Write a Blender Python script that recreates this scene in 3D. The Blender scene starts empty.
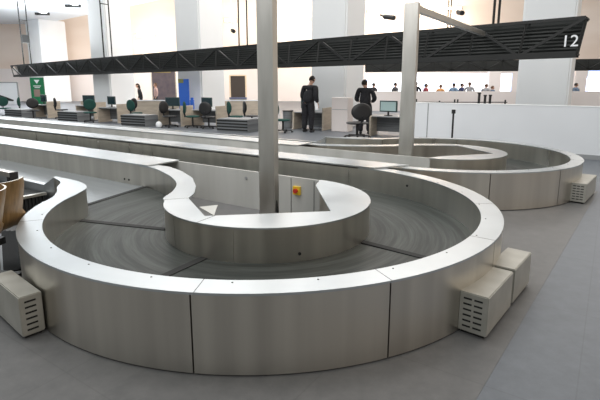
import bpy, bmesh, math, random
from mathutils import Vector, Matrix
random.seed(7)
PI = math.pi
scn = bpy.context.scene
col = scn.collection

# ------------------------------------------------------------------ camera numbers
F, PPY, HY, H = 460.0, 172.0, 84.0, 1.6
TH = math.atan((PPY - HY) / F)
def ray(px, py):
    x = px - 300; y = PPY - py
    return (x, F*math.cos(TH) + y*math.sin(TH), -F*math.sin(TH) + y*math.cos(TH))
def at(px, py, z=0.0):
    r = ray(px, py); t = (z - H)/r[2]
    return Vector((r[0]*t, r[1]*t, z))
def atY(px, py, Y):
    r = ray(px, py); t = Y/r[1]
    return Vector((r[0]*t, Y, H + r[2]*t))
def fl(px, Y, z=0.0):
    "floor point at depth Y seen in image column px"
    k = math.cos(TH)
    d = Y*math.cos(TH) + (H - z)*math.sin(TH)
    return Vector(((px-300)/F*d, Y, z))

U = Vector((-.829, .559, 0)); V = Vector((.559, .829, 0))
GRID = math.atan2(-.559, .829)          # building grid: local +x is -U, local +y is V

# ------------------------------------------------------------------ materials
def mat(name, color, rough=.6, metal=0.0, spec=.5, emit=None, estr=0, alpha=None):
    m = bpy.data.materials.new(name); m.use_nodes = True
    b = m.node_tree.nodes['Principled BSDF']
    b.inputs['Base Color'].default_value = (*color, 1)
    b.inputs['Roughness'].default_value = rough
    b.inputs['Metallic'].default_value = metal
    b.inputs['Specular IOR Level'].default_value = spec
    if emit:
        b.inputs['Emission Color'].default_value = (*emit, 1); b.inputs['Emission Strength'].default_value = estr
    if alpha is not None: b.inputs['Alpha'].default_value = alpha
    return m
def noisy(m, c1, c2, scale=(5, 5, 5), detail=4, rough=None, bump=0, lo=.35, hi=.65, coord='Object'):
    nt = m.node_tree; N = nt.nodes; L = nt.links; b = N['Principled BSDF']
    tc = N.new('ShaderNodeTexCoord'); mp = N.new('ShaderNodeMapping'); mp.inputs['Scale'].default_value = scale
    no = N.new('ShaderNodeTexNoise'); no.inputs['Scale'].default_value = 1; no.inputs['Detail'].default_value = detail
    L.new(tc.outputs[coord], mp.inputs[0]); L.new(mp.outputs[0], no.inputs[0])
    cr = N.new('ShaderNodeValToRGB'); cr.color_ramp.elements[0].position = lo; cr.color_ramp.elements[1].position = hi
    cr.color_ramp.elements[0].color = (*c1, 1); cr.color_ramp.elements[1].color = (*c2, 1)
    L.new(no.outputs[0], cr.inputs[0]); L.new(cr.outputs[0], b.inputs['Base Color'])
    if rough:
        mr = N.new('ShaderNodeMapRange'); mr.inputs[1].default_value = .3; mr.inputs[2].default_value = .7
        mr.inputs[3].default_value = rough[0]; mr.inputs[4].default_value = rough[1]
        L.new(no.outputs[0], mr.inputs[0]); L.new(mr.outputs[0], b.inputs['Roughness'])
    if bump:
        bp = N.new('ShaderNodeBump'); bp.inputs['Strength'].default_value = bump; bp.inputs['Distance'].default_value = .002
        L.new(no.outputs[0], bp.inputs['Height']); L.new(bp.outputs[0], b.inputs['Normal'])
    return m
M = {}
M['steel'] = noisy(mat('brushed_steel', (.6,.6,.56), .35, 1), (.58,.55,.50), (.68,.65,.59), (6, 6, .2), 3, (.30, .40), .06)
M['steel_in'] = noisy(mat('brushed_steel_inner', (.6,.6,.56), .35, 1), (.56,.55,.51), (.64,.63,.58), (6, 6, .2), 3, (.26, .36), .05)
M['steel_top'] = noisy(mat('worn_steel_top', (.8,.81,.8), .35, 1), (.49,.52,.54), (.60,.63,.65), (1.3, 1.3, 1.3), 4, (.30, .45), .02)
M['steel_post'] = noisy(mat('steel_post', (.5,.5,.48), .4, 1), (.56,.55,.52), (.62,.61,.58), (12, 12, 2), 2, (.36, .46), .0)
M['box'] = noisy(mat('painted_box', (.5,.49,.45), .45, .6), (.42,.41,.37), (.5,.49,.45), (6, 6, 6), 3, (.4, .5))
M['dark'] = mat('dark_gap', (.015,.015,.015), .8)
M['black'] = mat('black_plastic', (.012,.012,.013), .5)
M['white'] = noisy(mat('white_paint', (.75,.78,.82), .6), (.74,.76,.79), (.78,.80,.83), (.8,.8,.8), 2, None)
M['column'] = noisy(mat('column_paint', (.8,.82,.84), .5), (.84,.86,.875), (.90,.915,.925), (.6,.6,.2), 2)
M['ceiling'] = noisy(mat('ceiling_paint', (.8,.84,.88), .7), (.84,.88,.92), (.88,.92,.95), (.3,.3,.3), 2)
M['peach'] = noisy(mat('peach_wall', (.8,.6,.5), .6), (.80,.66,.56), (.88,.76,.67), (.15,.15,.5), 2)
M['pink'] = noisy(mat('pale_pink_wall', (.8,.7,.66), .6), (.78,.71,.68), (.84,.78,.76), (.2,.2,.2), 2)
M['rail'] = mat('charcoal_metal', (.009,.010,.010), .6, 0)
M['beige'] = noisy(mat('beige_laminate', (.5,.42,.34), .6), (.44,.38,.31), (.54,.47,.38), (2,2,9), 2)
M['grey'] = mat('grey_laminate', (.3,.31,.32), .5)
M['greydk'] = noisy(mat('ribbed_grey', (.16,.17,.18), .5), (.13,.14,.15), (.22,.23,.24), (.5,.5,30), 1)
M['green_seat'] = mat('dark_green_fabric', (.01,.06,.05), .9)
M['screen'] = mat('monitor_shell', (.02,.05,.05), .35)
M['seat_shade'] = mat('under_seat_shade', (.022,.023,.024), .9, spec=.15)  # near-black colour standing for the shade under the plywood seats
M['darkglass'] = mat('dark_screen', (.02,.04,.05), .15)
M['paleglass'] = mat('pale_screen', (.45,.6,.6), .3)
M['suit'] = noisy(mat('black_suit', (.012,.012,.016), .85), (.008,.008,.011), (.018,.018,.022), (20,20,20), 2)
M['skin'] = mat('skin', (.55,.33,.24), .55)
M['hair'] = mat('dark_hair', (.02,.014,.01), .8)
M['paper'] = mat('white_paper', (.85,.87,.9), .6)
M['green'] = mat('green_banner', (.01,.2,.08), .5)
M['blue'] = mat('blue_banner', (.02,.12,.55), .5)
M['purple'] = noisy(mat('plum_panel', (.12,.09,.1), .5), (.11,.085,.1), (.15,.115,.12), (3,3,3), 2)
M['yellow'] = mat('yellow_plastic', (.75,.5,.03), .4)
M['red'] = mat('red_plastic', (.5,.03,.02), .4)
M['lampwarm'] = mat('warm_lamp', (1,.9,.75), .5, emit=(1,.86,.68), estr=5)
M['lampwhite'] = mat('white_lamp', (1,1,1), .5, emit=(.95,.97,1), estr=4)
M['window'] = mat('daylight_window', (.9,.93,1), .3, emit=(.93,.96,1), estr=2.2)
M['window_blue'] = mat('daylight_window_blue', (.6,.7,1), .3, emit=(.5,.62,1), estr=1.3)
M['panel'] = noisy(mat('pale_grey_panel', (.5,.5,.48), .45), (.42,.42,.40), (.52,.52,.50), (3, 3, .3), 3, (.35, .5))
M['bank'] = mat('edge_bank', (.82,.8,.72), .4)

# plywood
def ply():
    m = mat('plywood', (.3,.15,.06), .4)
    nt = m.node_tree; N = nt.nodes; L = nt.links; b = N['Principled BSDF']
    tc = N.new('ShaderNodeTexCoord'); mp = N.new('ShaderNodeMapping'); mp.inputs['Scale'].default_value = (14, 14, 1.5)
    w = N.new('ShaderNodeTexNoise'); w.inputs['Scale'].default_value = 2; w.inputs['Detail'].default_value = 5
    cr = N.new('ShaderNodeValToRGB'); cr.color_ramp.elements[0].color = (.14,.085,.03,1); cr.color_ramp.elements[1].color = (.27,.165,.07,1)
    cr.color_ramp.elements[0].position = .3; cr.color_ramp.elements[1].position = .7
    L.new(tc.outputs['Object'], mp.inputs[0]); L.new(mp.outputs[0], w.inputs[0]); L.new(w.outputs[0], cr.inputs[0]); L.new(cr.outputs[0], b.inputs['Base Color'])
    return m
M['ply'] = ply()
# curved rubber belt with concentric scuffs about the bulb's centre (object origin)
def belt(name, arcs=True, ca=(.018,.021,.019), cb=(.075,.083,.078), rough=.5):
    m = mat(name, ca, rough, spec=.3); nt = m.node_tree; N = nt.nodes; L = nt.links; b = N['Principled BSDF']
    tc = N.new('ShaderNodeTexCoord'); sp = N.new('ShaderNodeSeparateXYZ'); L.new(tc.outputs['Object'], sp.inputs[0])
    no = N.new('ShaderNodeTexNoise'); no.inputs['Scale'].default_value = 1; no.inputs['Detail'].default_value = 5; no.inputs['Roughness'].default_value = .7
    cb_ = N.new('ShaderNodeCombineXYZ')
    if arcs:
        xx = N.new('ShaderNodeMath'); xx.operation = 'MULTIPLY'; L.new(sp.outputs[0], xx.inputs[0]); L.new(sp.outputs[0], xx.inputs[1])
        yy = N.new('ShaderNodeMath'); yy.operation = 'MULTIPLY_ADD'; L.new(sp.outputs[1], yy.inputs[0]); L.new(sp.outputs[1], yy.inputs[1]); L.new(xx.outputs[0], yy.inputs[2])
        rr = N.new('ShaderNodeMath'); rr.operation = 'SQRT'; L.new(yy.outputs[0], rr.inputs[0])
        ss = N.new('ShaderNodeMath'); ss.operation = 'MULTIPLY'; ss.inputs[1].default_value = 22; L.new(rr.outputs[0], ss.inputs[0])
        L.new(ss.outputs[0], cb_.inputs[0])
        for i in (0, 1):
            s = N.new('ShaderNodeMath'); s.operation = 'MULTIPLY'; s.inputs[1].default_value = .9
            L.new(sp.outputs[i], s.inputs[0]); L.new(s.outputs[0], cb_.inputs[i+1])
    else:
        for i, k in ((0, .5), (1, 16)):
            s = N.new('ShaderNodeMath'); s.operation = 'MULTIPLY'; s.inputs[1].default_value = k
            L.new(sp.outputs[i], s.inputs[0]); L.new(s.outputs[0], cb_.inputs[i])
    L.new(cb_.outputs[0], no.inputs[0])
    cr = N.new('ShaderNodeValToRGB'); cr.color_ramp.elements[0].position = .42; cr.color_ramp.elements[1].position = .78
    cr.color_ramp.elements[0].color = (*ca, 1); cr.color_ramp.elements[1].color = (*cb, 1)
    L.new(no.outputs[0], cr.inputs[0]); L.new(cr.outputs[0], b.inputs['Base Color'])
    return m
M['belt'] = belt('curved_rubber_belt')
M['belt_straight'] = belt('smooth_straight_belt', False, (.15,.165,.175), (.2,.215,.225), .3)
# floor
def stone(name, c1, c2, sx=8):
    m = mat(name, c1, .5); nt = m.node_tree; N = nt.nodes; L = nt.links; b = N['Principled BSDF']
    tc = N.new('ShaderNodeTexCoord')
    n1 = N.new('ShaderNodeTexNoise'); n1.inputs['Scale'].default_value = sx; n1.inputs['Detail'].default_value = 8; n1.inputs['Roughness'].default_value = .7
    L.new(tc.outputs['Object'], n1.inputs[0])
    cr = N.new('ShaderNodeValToRGB'); cr.color_ramp.elements[0].position = .35; cr.color_ramp.elements[1].position = .68
    cr.color_ramp.elements[0].color = (*c1, 1); cr.color_ramp.elements[1].color = (*c2, 1)
    L.new(n1.outputs[0], cr.inputs[0])
    br = N.new('ShaderNodeTexBrick'); br.offset = 0; br.inputs['Scale'].default_value = 1
    br.inputs['Brick Width'].default_value = 1.2; br.inputs['Row Height'].default_value = 1.2; br.inputs['Mortar Size'].default_value = .004
    br.inputs['Color1'].default_value = (1,1,1,1); br.inputs['Color2'].default_value = (1,1,1,1); br.inputs['Mortar'].default_value = (.88,.88,.88,1)
    mp = N.new('ShaderNodeMapping'); mp.inputs['Rotation'].default_value = (0, 0, -GRID); L.new(tc.outputs['Object'], mp.inputs[0]); L.new(mp.outputs[0], br.inputs[0])
    mx = N.new('ShaderNodeMix'); mx.data_type = 'RGBA'; mx.blend_type = 'MULTIPLY'; mx.inputs[0].default_value = 1
    L.new(cr.outputs[0], mx.inputs[6]); L.new(br.outputs[0], mx.inputs[7]); L.new(mx.outputs[2], b.inputs['Base Color'])
    mr = N.new('ShaderNodeMapRange'); mr.inputs[3].default_value = .38; mr.inputs[4].default_value = .55; L.new(n1.outputs[0], mr.inputs[0]); L.new(mr.outputs[0], b.inputs['Roughness'])
    return m
M['floor_warm'] = stone('warm_grey_stone', (.120,.120,.122), (.160,.158,.158))
M['floor_blue'] = stone('blue_grey_stone', (.125,.137,.156), (.16,.174,.195))

# ------------------------------------------------------------------ object helpers
def link(o, parent=None):
    col.objects.link(o)
    if parent: o.parent = parent
    return o
def obj(name, bm, m, parent=None, loc=(0,0,0), rz=0, smooth=True):
    me = bpy.data.meshes.new(name)
    bmesh.ops.recalc_face_normals(bm, faces=bm.faces[:])
    bm.to_mesh(me); bm.free()
    if smooth:
        for p in me.polygons: p.use_smooth = True
        me.set_sharp_from_angle(angle=math.radians(35))
    if not isinstance(m, (list, tuple)): m = [m]
    for k in m: me.materials.append(M[k] if isinstance(k, str) else k)
    o = bpy.data.objects.new(name, me); o.location = loc; o.rotation_euler = (0, 0, rz)
    return link(o, parent)
def tag(o, label, cat, group=None, kind=None):
    o['label'] = label; o['category'] = cat
    if group: o['group'] = group
    if kind: o['kind'] = kind
    return o
def struct(o): o['kind'] = 'structure'; return o
def thing(name, label, cat, loc=(0,0,0), rz=0, group=None):
    o = bpy.data.objects.new(name, None); o.location = loc; o.rotation_euler = (0, 0, rz); o.empty_display_size = .2
    link(o); return tag(o, label, cat, group)
def copy_tree(o, parent=None):
    c = o.copy(); col.objects.link(c)
    if parent: c.parent = parent
    for ch in list(o.children): copy_tree(ch, c)
    return c
def place(proto, used, loc, rz, label, group=None):
    if not used: o = proto; used.append(1)
    else: o = copy_tree(proto)
    o.location = loc; o.rotation_euler = (0, 0, rz); o['label'] = label
    if group: o['group'] = group
    return o
def BM(): return bmesh.new()
def box(bm, x0, x1, y0, y1, z0, z1, mi=0):
    vs = [bm.verts.new((x, y, z)) for z in (z0, z1) for x, y in ((x0,y0),(x1,y0),(x1,y1),(x0,y1))]
    for f in ((0,3,2,1),(4,5,6,7),(0,1,5,4),(1,2,6,5),(2,3,7,6),(3,0,4,7)):
        bm.faces.new([vs[i] for i in f]).material_index = mi
    return bm
def rbox(x0, x1, y0, y1, z0, z1, r=.01, seg=2):
    bm = BM(); box(bm, x0, x1, y0, y1, z0, z1)
    bmesh.ops.bevel(bm, geom=bm.edges[:], offset=r, segments=seg, affect='EDGES'); return bm
def bar(bm, a, b, w, h=None, up=Vector((0,0,1))):
    "box-section bar from a to b"
    a = Vector(a); b = Vector(b); h = h or w; d = (b-a).normalized()
    if abs(d.dot(up)) > .98: up = Vector((1,0,0))
    s = d.cross(up).normalized(); t = s.cross(d).normalized()
    vs = [bm.verts.new(p + s*i*w/2 + t*j*h/2) for p in (a, b) for i, j in ((-1,-1),(1,-1),(1,1),(-1,1))]
    for f in ((0,3,2,1),(4,5,6,7),(0,1,5,4),(1,2,6,5),(2,3,7,6),(3,0,4,7)): bm.faces.new([vs[i] for i in f])
    return bm
def tube(bm, a, b, r, n=10, r2=None):
    a = Vector(a); b = Vector(b); d = (b-a).normalized(); r2 = r if r2 is None else r2
    s = d.orthogonal().normalized(); t = d.cross(s)
    A = [bm.verts.new(a + (s*math.cos(2*PI*i/n) + t*math.sin(2*PI*i/n))*r) for i in range(n)]
    B = [bm.verts.new(b + (s*math.cos(2*PI*i/n) + t*math.sin(2*PI*i/n))*r2) for i in range(n)]
    for i in range(n): bm.faces.new((A[i], A[(i+1)%n], B[(i+1)%n], B[i]))
    bm.faces.new(A[::-1]); bm.faces.new(B); return bm
def prism(bm, poly, z0, z1):
    A = [bm.verts.new((x, y, z0)) for x, y in poly]; B = [bm.verts.new((x, y, z1)) for x, y in poly]; n = len(poly)
    for i in range(n): bm.faces.new((A[i], A[(i+1)%n], B[(i+1)%n], B[i]))
    bm.faces.new(A[::-1]); bm.faces.new(B); return bm
def band(bm, P, Q, z0, z1):
    "solid strip between two polylines of the same count"
    n = len(P); a = [bm.verts.new((*p, z0)) for p in P]; b = [bm.verts.new((*p, z1)) for p in P]
    c = [bm.verts.new((*p, z0)) for p in Q]; d = [bm.verts.new((*p, z1)) for p in Q]
    for i in range(n-1):
        bm.faces.new((b[i], b[i+1], d[i+1], d[i])); bm.faces.new((a[i], c[i], c[i+1], a[i+1]))
        bm.faces.new((a[i], a[i+1], b[i+1], b[i])); bm.faces.new((c[i], d[i], d[i+1], c[i+1]))
    bm.faces.new((a[0], b[0], d[0], c[0])); bm.faces.new((a[-1], c[-1], d[-1], b[-1])); return bm
def smooth(pts, n):
    "Catmull-Rom through pts, resampled to n points by length"
    P = [Vector(p) for p in pts]; P = [2*P[0]-P[1]] + P + [2*P[-1]-P[-2]]; out = []
    for i in range(1, len(P)-2):
        for k in range(12):
            t = k/12; a, b, c, d = P[i-1], P[i], P[i+1], P[i+2]
            out.append(.5*((2*b) + (c-a)*t + (2*a-5*b+4*c-d)*t*t + (3*b-a-3*c+d)*t**3))
    out.append(P[-2]); return resample(out, n)
def resample(out, n):
    out = [Vector(p) for p in out]
    L = [0]
    for i in range(1, len(out)): L.append(L[-1] + (out[i]-out[i-1]).length)
    res = []; j = 0
    for k in range(n):
        s = L[-1]*k/(n-1)
        while j < len(L)-2 and L[j+1] < s: j += 1
        f = (s-L[j])/max(L[j+1]-L[j], 1e-9); res.append(tuple(out[j].lerp(out[j+1], min(f, 1))))
    return res
def arc(R, a0, a1, n):
    return [(R*math.cos(math.radians(a0+(a1-a0)*i/(n-1))), R*math.sin(math.radians(a0+(a1-a0)*i/(n-1)))) for i in range(n)]
def offs(P, d):
    "offset polyline to its left by d"
    out = []
    for i, p in enumerate(P):
        a = Vector(P[max(i-1, 0)]); b = Vector(P[min(i+1, len(P)-1)]); t = (b-a).normalized()
        out.append((p[0]-t.y*d, p[1]+t.x*d))
    return out

def area(name, loc, size, power, colr=(1,1,1), rot=(0,0,0), sy=None):
    l = bpy.data.lights.new(name, 'AREA'); l.energy = power; l.size = size; l.color = colr
    if sy: l.shape = 'RECTANGLE'; l.size_y = sy
    o = bpy.data.objects.new(name, l); o.location = loc; o.rotation_euler = rot; link(o); return o
# ------------------------------------------------------------------ setting
bm = BM(); box(bm, -60, 60, -12, 60, -.1, 0); struct(obj('floor', bm, 'floor_blue', smooth=False))
# warm stone apron laid around the carousels: its right edge runs from (479,400) to (580,220) in the photograph
a = at(470, 410); b = at(590, 205); d = (b-a).normalized()
p1 = a - d*6; p2 = b + d*1.0
bm = BM(); prism(bm, [(p1.x, p1.y), (p2.x, p2.y), (-30, 30), (-30, -8)], 0, .002)
struct(obj('trim_1', bm, 'floor_warm', smooth=False))

# back wall and its window band
YB = 44.0
bm = BM(); box(bm, -60, 60, YB, YB+.3, 3.0, 14); struct(obj('wall_back', bm, 'peach', smooth=False))
bm = BM(); box(bm, -60, 60, YB-.02, YB+.3, 0, 3.0); struct(obj('wall_back', bm, 'pink', smooth=False))
# white soffit over the arrivals side
bm = BM(); z = 7.0
L1 = at(0, 22, z); L2 = at(38, 25, z); L3 = at(160, 0, z)
e = (L3-L2).normalized(); L4 = L3 + e*2
prism(bm, [(-60, L1.y), (L2.x, L2.y), (L4.x, L4.y), (L4.x-14, L4.y-12), (-60, L4.y-12)], z, z+.4)
struct(obj('ceiling', bm, 'ceiling', smooth=False))
# building columns: square, turned with the carousels
for i, (px, Y, s) in enumerate([(540.5, 15.2, 1.47), (337, 17.7, 1.47), (203, 20.8, 1.47), (116.5, 24.2, 1.47), (53, 42, 2.3)]):
    c = fl(px, Y)
    bm = rbox(-s/2, s/2, -s/2, s/2, 0, 12 if i < 4 else 7.0, .06, 3)
    struct(obj('column', bm, 'column', loc=(c.x, c.y, 0), rz=GRID))

# ------------------------------------------------------------------ carousels
ZB = .205
def carousel(C, RO, RI, R, mir, label, B0, name='baggage_carousel'):
    root = thing(name, label, 'baggage carousel', (C[0], C[1], 0), GRID)
    s = -1 if mir else 1
    k = RI/1.97
    def m_(P): return [(x, y*s) for x, y in P]
    XL = -19.0
    ang = -150
    inn = smooth([(-2.77,-.62),(-2.4,-.62),(-2.24,-.635),(-2.03,-.69),(-1.86,-.79),(-1.75*k,-.93*k)] + arc(RI, -150, 90, 40) + [(-.01, RI)], 150)
    out = smooth([(-2.77,-.66),(-2.5,-.73),(-2.35,-.80),(-2.18,-.93),(-2.0*k,-1.03)] + arc(RO, -146, 90, 40) + [(-.01, RO)], 150)
    # dark inner frame, standing on the floor
    bm = BM(); band(bm, m_(offs(inn, -.03)), m_(offs(out, .035)), 0, .48); obj('frame', bm, 'dark', root)
    bm = BM(); band(bm, m_(inn), m_(out), .485, .5); top = obj('rim_top', bm, 'steel_top', root)
    for q in range(14):                     # screw heads and joints on the rim top
        a = -128 + q*14; sb = BM(); r_ = RI + .035
        c = Vector((r_*math.cos(math.radians(a)), s*r_*math.sin(math.radians(a)), .5))
        tube(sb, c, c+Vector((0,0,.002)), .006, 8); obj('screw', sb, 'rail', top)
    for a in (-123, -63, -33, -3, 27):
        sb = BM(); band(sb, m_(arc(RI, a-.05, a+.05, 2)), m_(arc(RO, a-.05, a+.05, 2)), .4995, .5006); obj('joint', sb, 'dark', top)
    # outer panels: gaps between them are the dark seams
    def angle_of(p): return math.degrees(math.atan2(p[1], p[0]))
    cuts = [0]
    for a in (-123, -63, -33, -3, 27, 58):
        cuts.append(min(range(30, len(out)), key=lambda i: abs(angle_of(out[i])-a)))
    cuts.append(len(out)-1)
    for i in range(len(cuts)-1):
        seg = resample(out[cuts[i]:cuts[i+1]+1], 30)
        A = Vector(seg[0]); B_ = Vector(seg[1]); seg[0] = tuple(A + (B_-A).normalized()*.005)
        A = Vector(seg[-1]); B_ = Vector(seg[-2]); seg[-1] = tuple(A + (B_-A).normalized()*.005)
        bm = BM(); band(bm, m_(offs(seg, .006)), m_(offs(seg, .03)), .012, .484); obj('side_panel', bm, 'steel', root)
    bm = BM(); band(bm, m_(offs(inn, -.004)), m_(offs(inn, -.028)), ZB-.01, .484); iw = obj('inner_panel', bm, 'steel_in', root)
    for a in (68, -139):
        c = Vector((RI*math.cos(math.radians(a)), s*RI*math.sin(math.radians(a)), .37)); n = Vector((-c.x, -c.y, 0)).normalized()
        if a == 68:
            sb = BM(); tube(sb, c-n*.008, c+n*.004, .014, 12); obj('sensor', sb, 'dark', iw)
    # straight side wall along the neighbour
    bm = BM(); y0, y1 = sorted((s*(RI+.004), s*(RO-.004))); box(bm, XL, 0.0, y0, y1, 0, .484); obj('straight_panel', bm, 'steel_in', root, smooth=False)
    # low edge of the straight belt
    P = [(-2.74,-.63),(-3.0,-.60),(-3.02,-.60)]
    bm = BM()
    vs = [bm.verts.new((x, s*y, z)) for y in (-.60, -.67) for x, z in ((-2.74,0),(-2.74,.495),(-2.98,.38),(XL,.38),(XL,0))]
    n = 5
    for i in range(n): bm.faces.new((vs[i], vs[(i+1)%n], vs[n+(i+1)%n], vs[n+i]))
    bm.faces.new(vs[:n]); bm.faces.new(vs[n:][::-1]); obj('low_edge', bm, 'steel_top', root, smooth=False)
    # island wall outline, belt side
    S = [(-2.6,.44),(-2.42,.44),(-2.25,.41),(-2.05,.345),(-1.64,.17),(-1.27,-.06),(-1.01,-.33),(-.84*R,-.60)]
    io = smooth(S + arc(R, -138, 90, 36), 150)
    # inner outline of the island's top plate
    ii = []
    hole = [(-2.6,.60),(-2.16,.60),(-1.77,.47),(-1.33,.24),(-.98,-.04),(-.74,-.29),(-.63*R,-.47*R),(-.04,-.83*R),(.77*R,-.10),(.10,.72*R),(.0,R-.035)]
    # match counts: walk the outer outline and project to the inner polygon by equal share of each piece
    def near(p): return min(range(len(io)), key=lambda i: (io[i][0]-p[0])**2+(io[i][1]-p[1])**2)
    keys = [0, near((-2.3,.42)), near((-1.85,.26)), near((-1.45,.06)), near((-1.1,-.22)), near((-.9,-.48)), near((-.78*R,-.62*R)), near((-.10,-R)), near((R,-.05)), near((.12,R)), len(io)-1]
    for i in range(len(keys)-1):
        n = keys[i+1]-keys[i]
        for q in range(n):
            t = q/n; ii.append((hole[i][0]+(hole[i+1][0]-hole[i][0])*t, hole[i][1]+(hole[i+1][1]-hole[i][1])*t))
    ii.append(hole[-1])
    bm = BM(); band(bm, m_(io), m_(ii), .485, .5); it = obj('island_top', bm, 'steel_top', root)
    for kk in (keys[6], keys[7]+3):
        sb = BM(); A = Vector(io[kk]); B_ = Vector(ii[kk]); t = (B_-A).normalized(); nn = Vector((-t.y, t.x))*.003
        band(sb, m_([tuple(A-nn), tuple(A+nn)]), m_([tuple(B_-nn), tuple(B_+nn)]), .4995, .5005); obj('joint', sb, 'dark', it)
    kc = [0, near((-.30,-.95)), near((.35,-.93)), len(io)-1]
    for i in range(3):
        seg = resample(io[kc[i]:kc[i+1]+1], 50)
        A = Vector(seg[0]); B_ = Vector(seg[1]); seg[0] = tuple(A + (B_-A).normalized()*.003)
        A = Vector(seg[-1]); B_ = Vector(seg[-2]); seg[-1] = tuple(A + (B_-A).normalized()*.003)
        bm = BM(); band(bm, m_(offs(seg, .005)), m_(offs(seg, .03)), 0, .484); ip = obj('island_panel', bm, 'steel', root)
        if i == 2 or i == 0:
            for (aa, rr_) in (((-63,) if i == 2 else (-139,))) and [((-38 if i == 2 else -139), R)]:
                c = Vector((rr_*math.cos(math.radians(aa)), s*rr_*math.sin(math.radians(aa)), .27)); nv = Vector((c.x, c.y, 0)).normalized()
                sb = BM(); tube(sb, c-nv*.01, c+nv*.004, .013, 12); obj('sensor', sb, 'dark', ip)
    # thin wall that closes the island at the back, tangent to its ring
    bm = BM(); y0, y1 = sorted((s*(R-.03), s*(R-.005))); box(bm, XL, .02, y0, y1, 0, .497); tw = obj('back_wall', bm, 'panel', root, smooth=False)
    for x in (-.41, -.08):
        sb = BM(); ya, yb = sorted((s*(R-.031), s*(R-.0335))); box(sb, x, x+.006, ya, yb, .01, .48); obj('joint', sb, 'dark', tw, smooth=False)
    bm = BM(); y0, y1 = sorted((s*.445, s*.47)); box(bm, XL, -2.6, y0, y1, 0, .497); obj('corridor_panel', bm, 'steel', root, smooth=False)
    for dx in (.34, .24):
        sb = BM(); tube(sb, (-2.6-dx-.01, s*.438, .265), (-2.6-dx-.01, s*.447, .265), .014, 12); obj('sensor', sb, 'dark', root)
    # lid over the island's corridor
    bm = BM(); prism(bm, [(XL, s*.44), (-2.41, s*.44), (-2.41, s*(R)), (XL, s*(R))][::s], .498, .515); obj('corridor_lid', bm, 'steel_top', root, smooth=False)
    # belt: curved sections, then the two straights
    secs = [(-151, -87), (-85.5, 2), (3.5, 90)]
    inner_e = smooth([(-2.48,.42),(-2.25,.39),(-2.05,.325),(-1.64,.15),(-1.27,-.08),(-1.01,-.35),(-.80,-.62),(-.72,-.70)], 60)
    outer_e = smooth([(-2.24,-.65),(-2.03,-.70),(-1.86,-.80),(-1.73,-.95)], 60)
    bm = BM(); band(bm, m_(offs(outer_e, -.01)), m_(offs(inner_e, .02)), ZB-.02, ZB); obj('belt_section', bm, 'belt', root)
    bm = BM(); band(bm, m_(arc(RI+.01, -150, -86.5, 40)), m_(arc(R-.02, -139, -86.5, 40)), ZB-.02, ZB); obj('belt_section', bm, 'belt', root)
    bm = BM(); band(bm, m_(arc(RI+.01, -85.3, -1, 40)), m_(arc(R-.02, -85.3, 2, 40)), ZB-.02, ZB); obj('belt_section', bm, 'belt', root)
    bm = BM(); band(bm, m_(arc(RI+.01, .3, 90, 40)), m_(arc(R-.02, 3.3, 90, 40)), ZB-.02, ZB); obj('belt_section', bm, 'belt', root)
    # dark gap strips at the section joints
    for A, B_ in ((( -2.24,-.65),(-2.50,.43)), ((-1.74,-.96),(-.76,-.66)), (( .14,-RI),(.10,-R+.02)), ((RI,-.02),(R-.02,.09))):
        A = Vector(A); B_ = Vector(B_); t = (B_-A).normalized(); nn = Vector((-t.y, t.x))*.034
        sb = BM(); band(sb, m_([tuple(A-nn), tuple(A+nn)]), m_([tuple(B_-nn), tuple(B_+nn)]), ZB-.03, ZB+.006); obj('joint_strip', sb, 'dark', root)
    bm = BM(); prism(bm, [(XL, s*-.63), (-2.26, s*-.63), (-2.52, s*.445), (XL, s*.445)][::s], ZB-.02, ZB); obj('straight_belt', bm, 'belt_straight', root, smooth=False)
    bm = BM(); y0, y1 = sorted((s*(R-.01), s*(RI+.01))); box(bm, XL, -.005, y0, y1, ZB-.02, ZB); obj('straight_belt', bm, 'belt', root, smooth=False)
    return root

C1 = (-.312, 4.43); C2 = (2.47, 7.66)
car1 = carousel(C1, 2.14, 1.965, 1.0, False, 'stainless steel baggage carousel filling the foreground, round loop with grey column inside', 0)
car2 = carousel(C2, 1.97, 1.80, .93, True, 'stainless steel baggage carousel behind the first, its loop reaching the white wall', 0)
# emergency stop on the inner face of the first carousel's back wall
yb = 1.0-.03
sb = BM(); box(sb, -.365, -.265, yb-.03, yb, .29, .39); es = obj('emergency_stop', sb, 'yellow', car1, smooth=False); es['label'] = 'yellow box with red stop button'
sb = BM(); tube(sb, (-.315, yb-.03, .34), (-.315, yb-.06, .34), .028, 14); obj('button', sb, 'red', es)
sb = BM(); tube(sb, (-1.12, yb-.002, .40), (-1.12, yb-.01, .40), .02, 12); obj('sensor', sb, 'grey', car1)
# small bright bracket plate in the island's corner
sb = BM(); prism(sb, [(-.60,-.36), (-.50,-.20), (-.26,-.50)], .38, .39); obj('bracket_plate', sb, 'panel', car1, smooth=False)
# continuous cover over the two carousels' neighbouring side walls
bm = BM(); prism(bm, [(-19, 1.965), (.22, 1.965), (.52, 2.43), (-19, 2.43)], .503, .522)
o = obj('cover_plate', bm, 'steel_top', loc=(C1[0], C1[1], 0), rz=GRID, smooth=False)
tag(o, 'long flat steel cover strip between the two carousels', 'cover plate')

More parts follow.
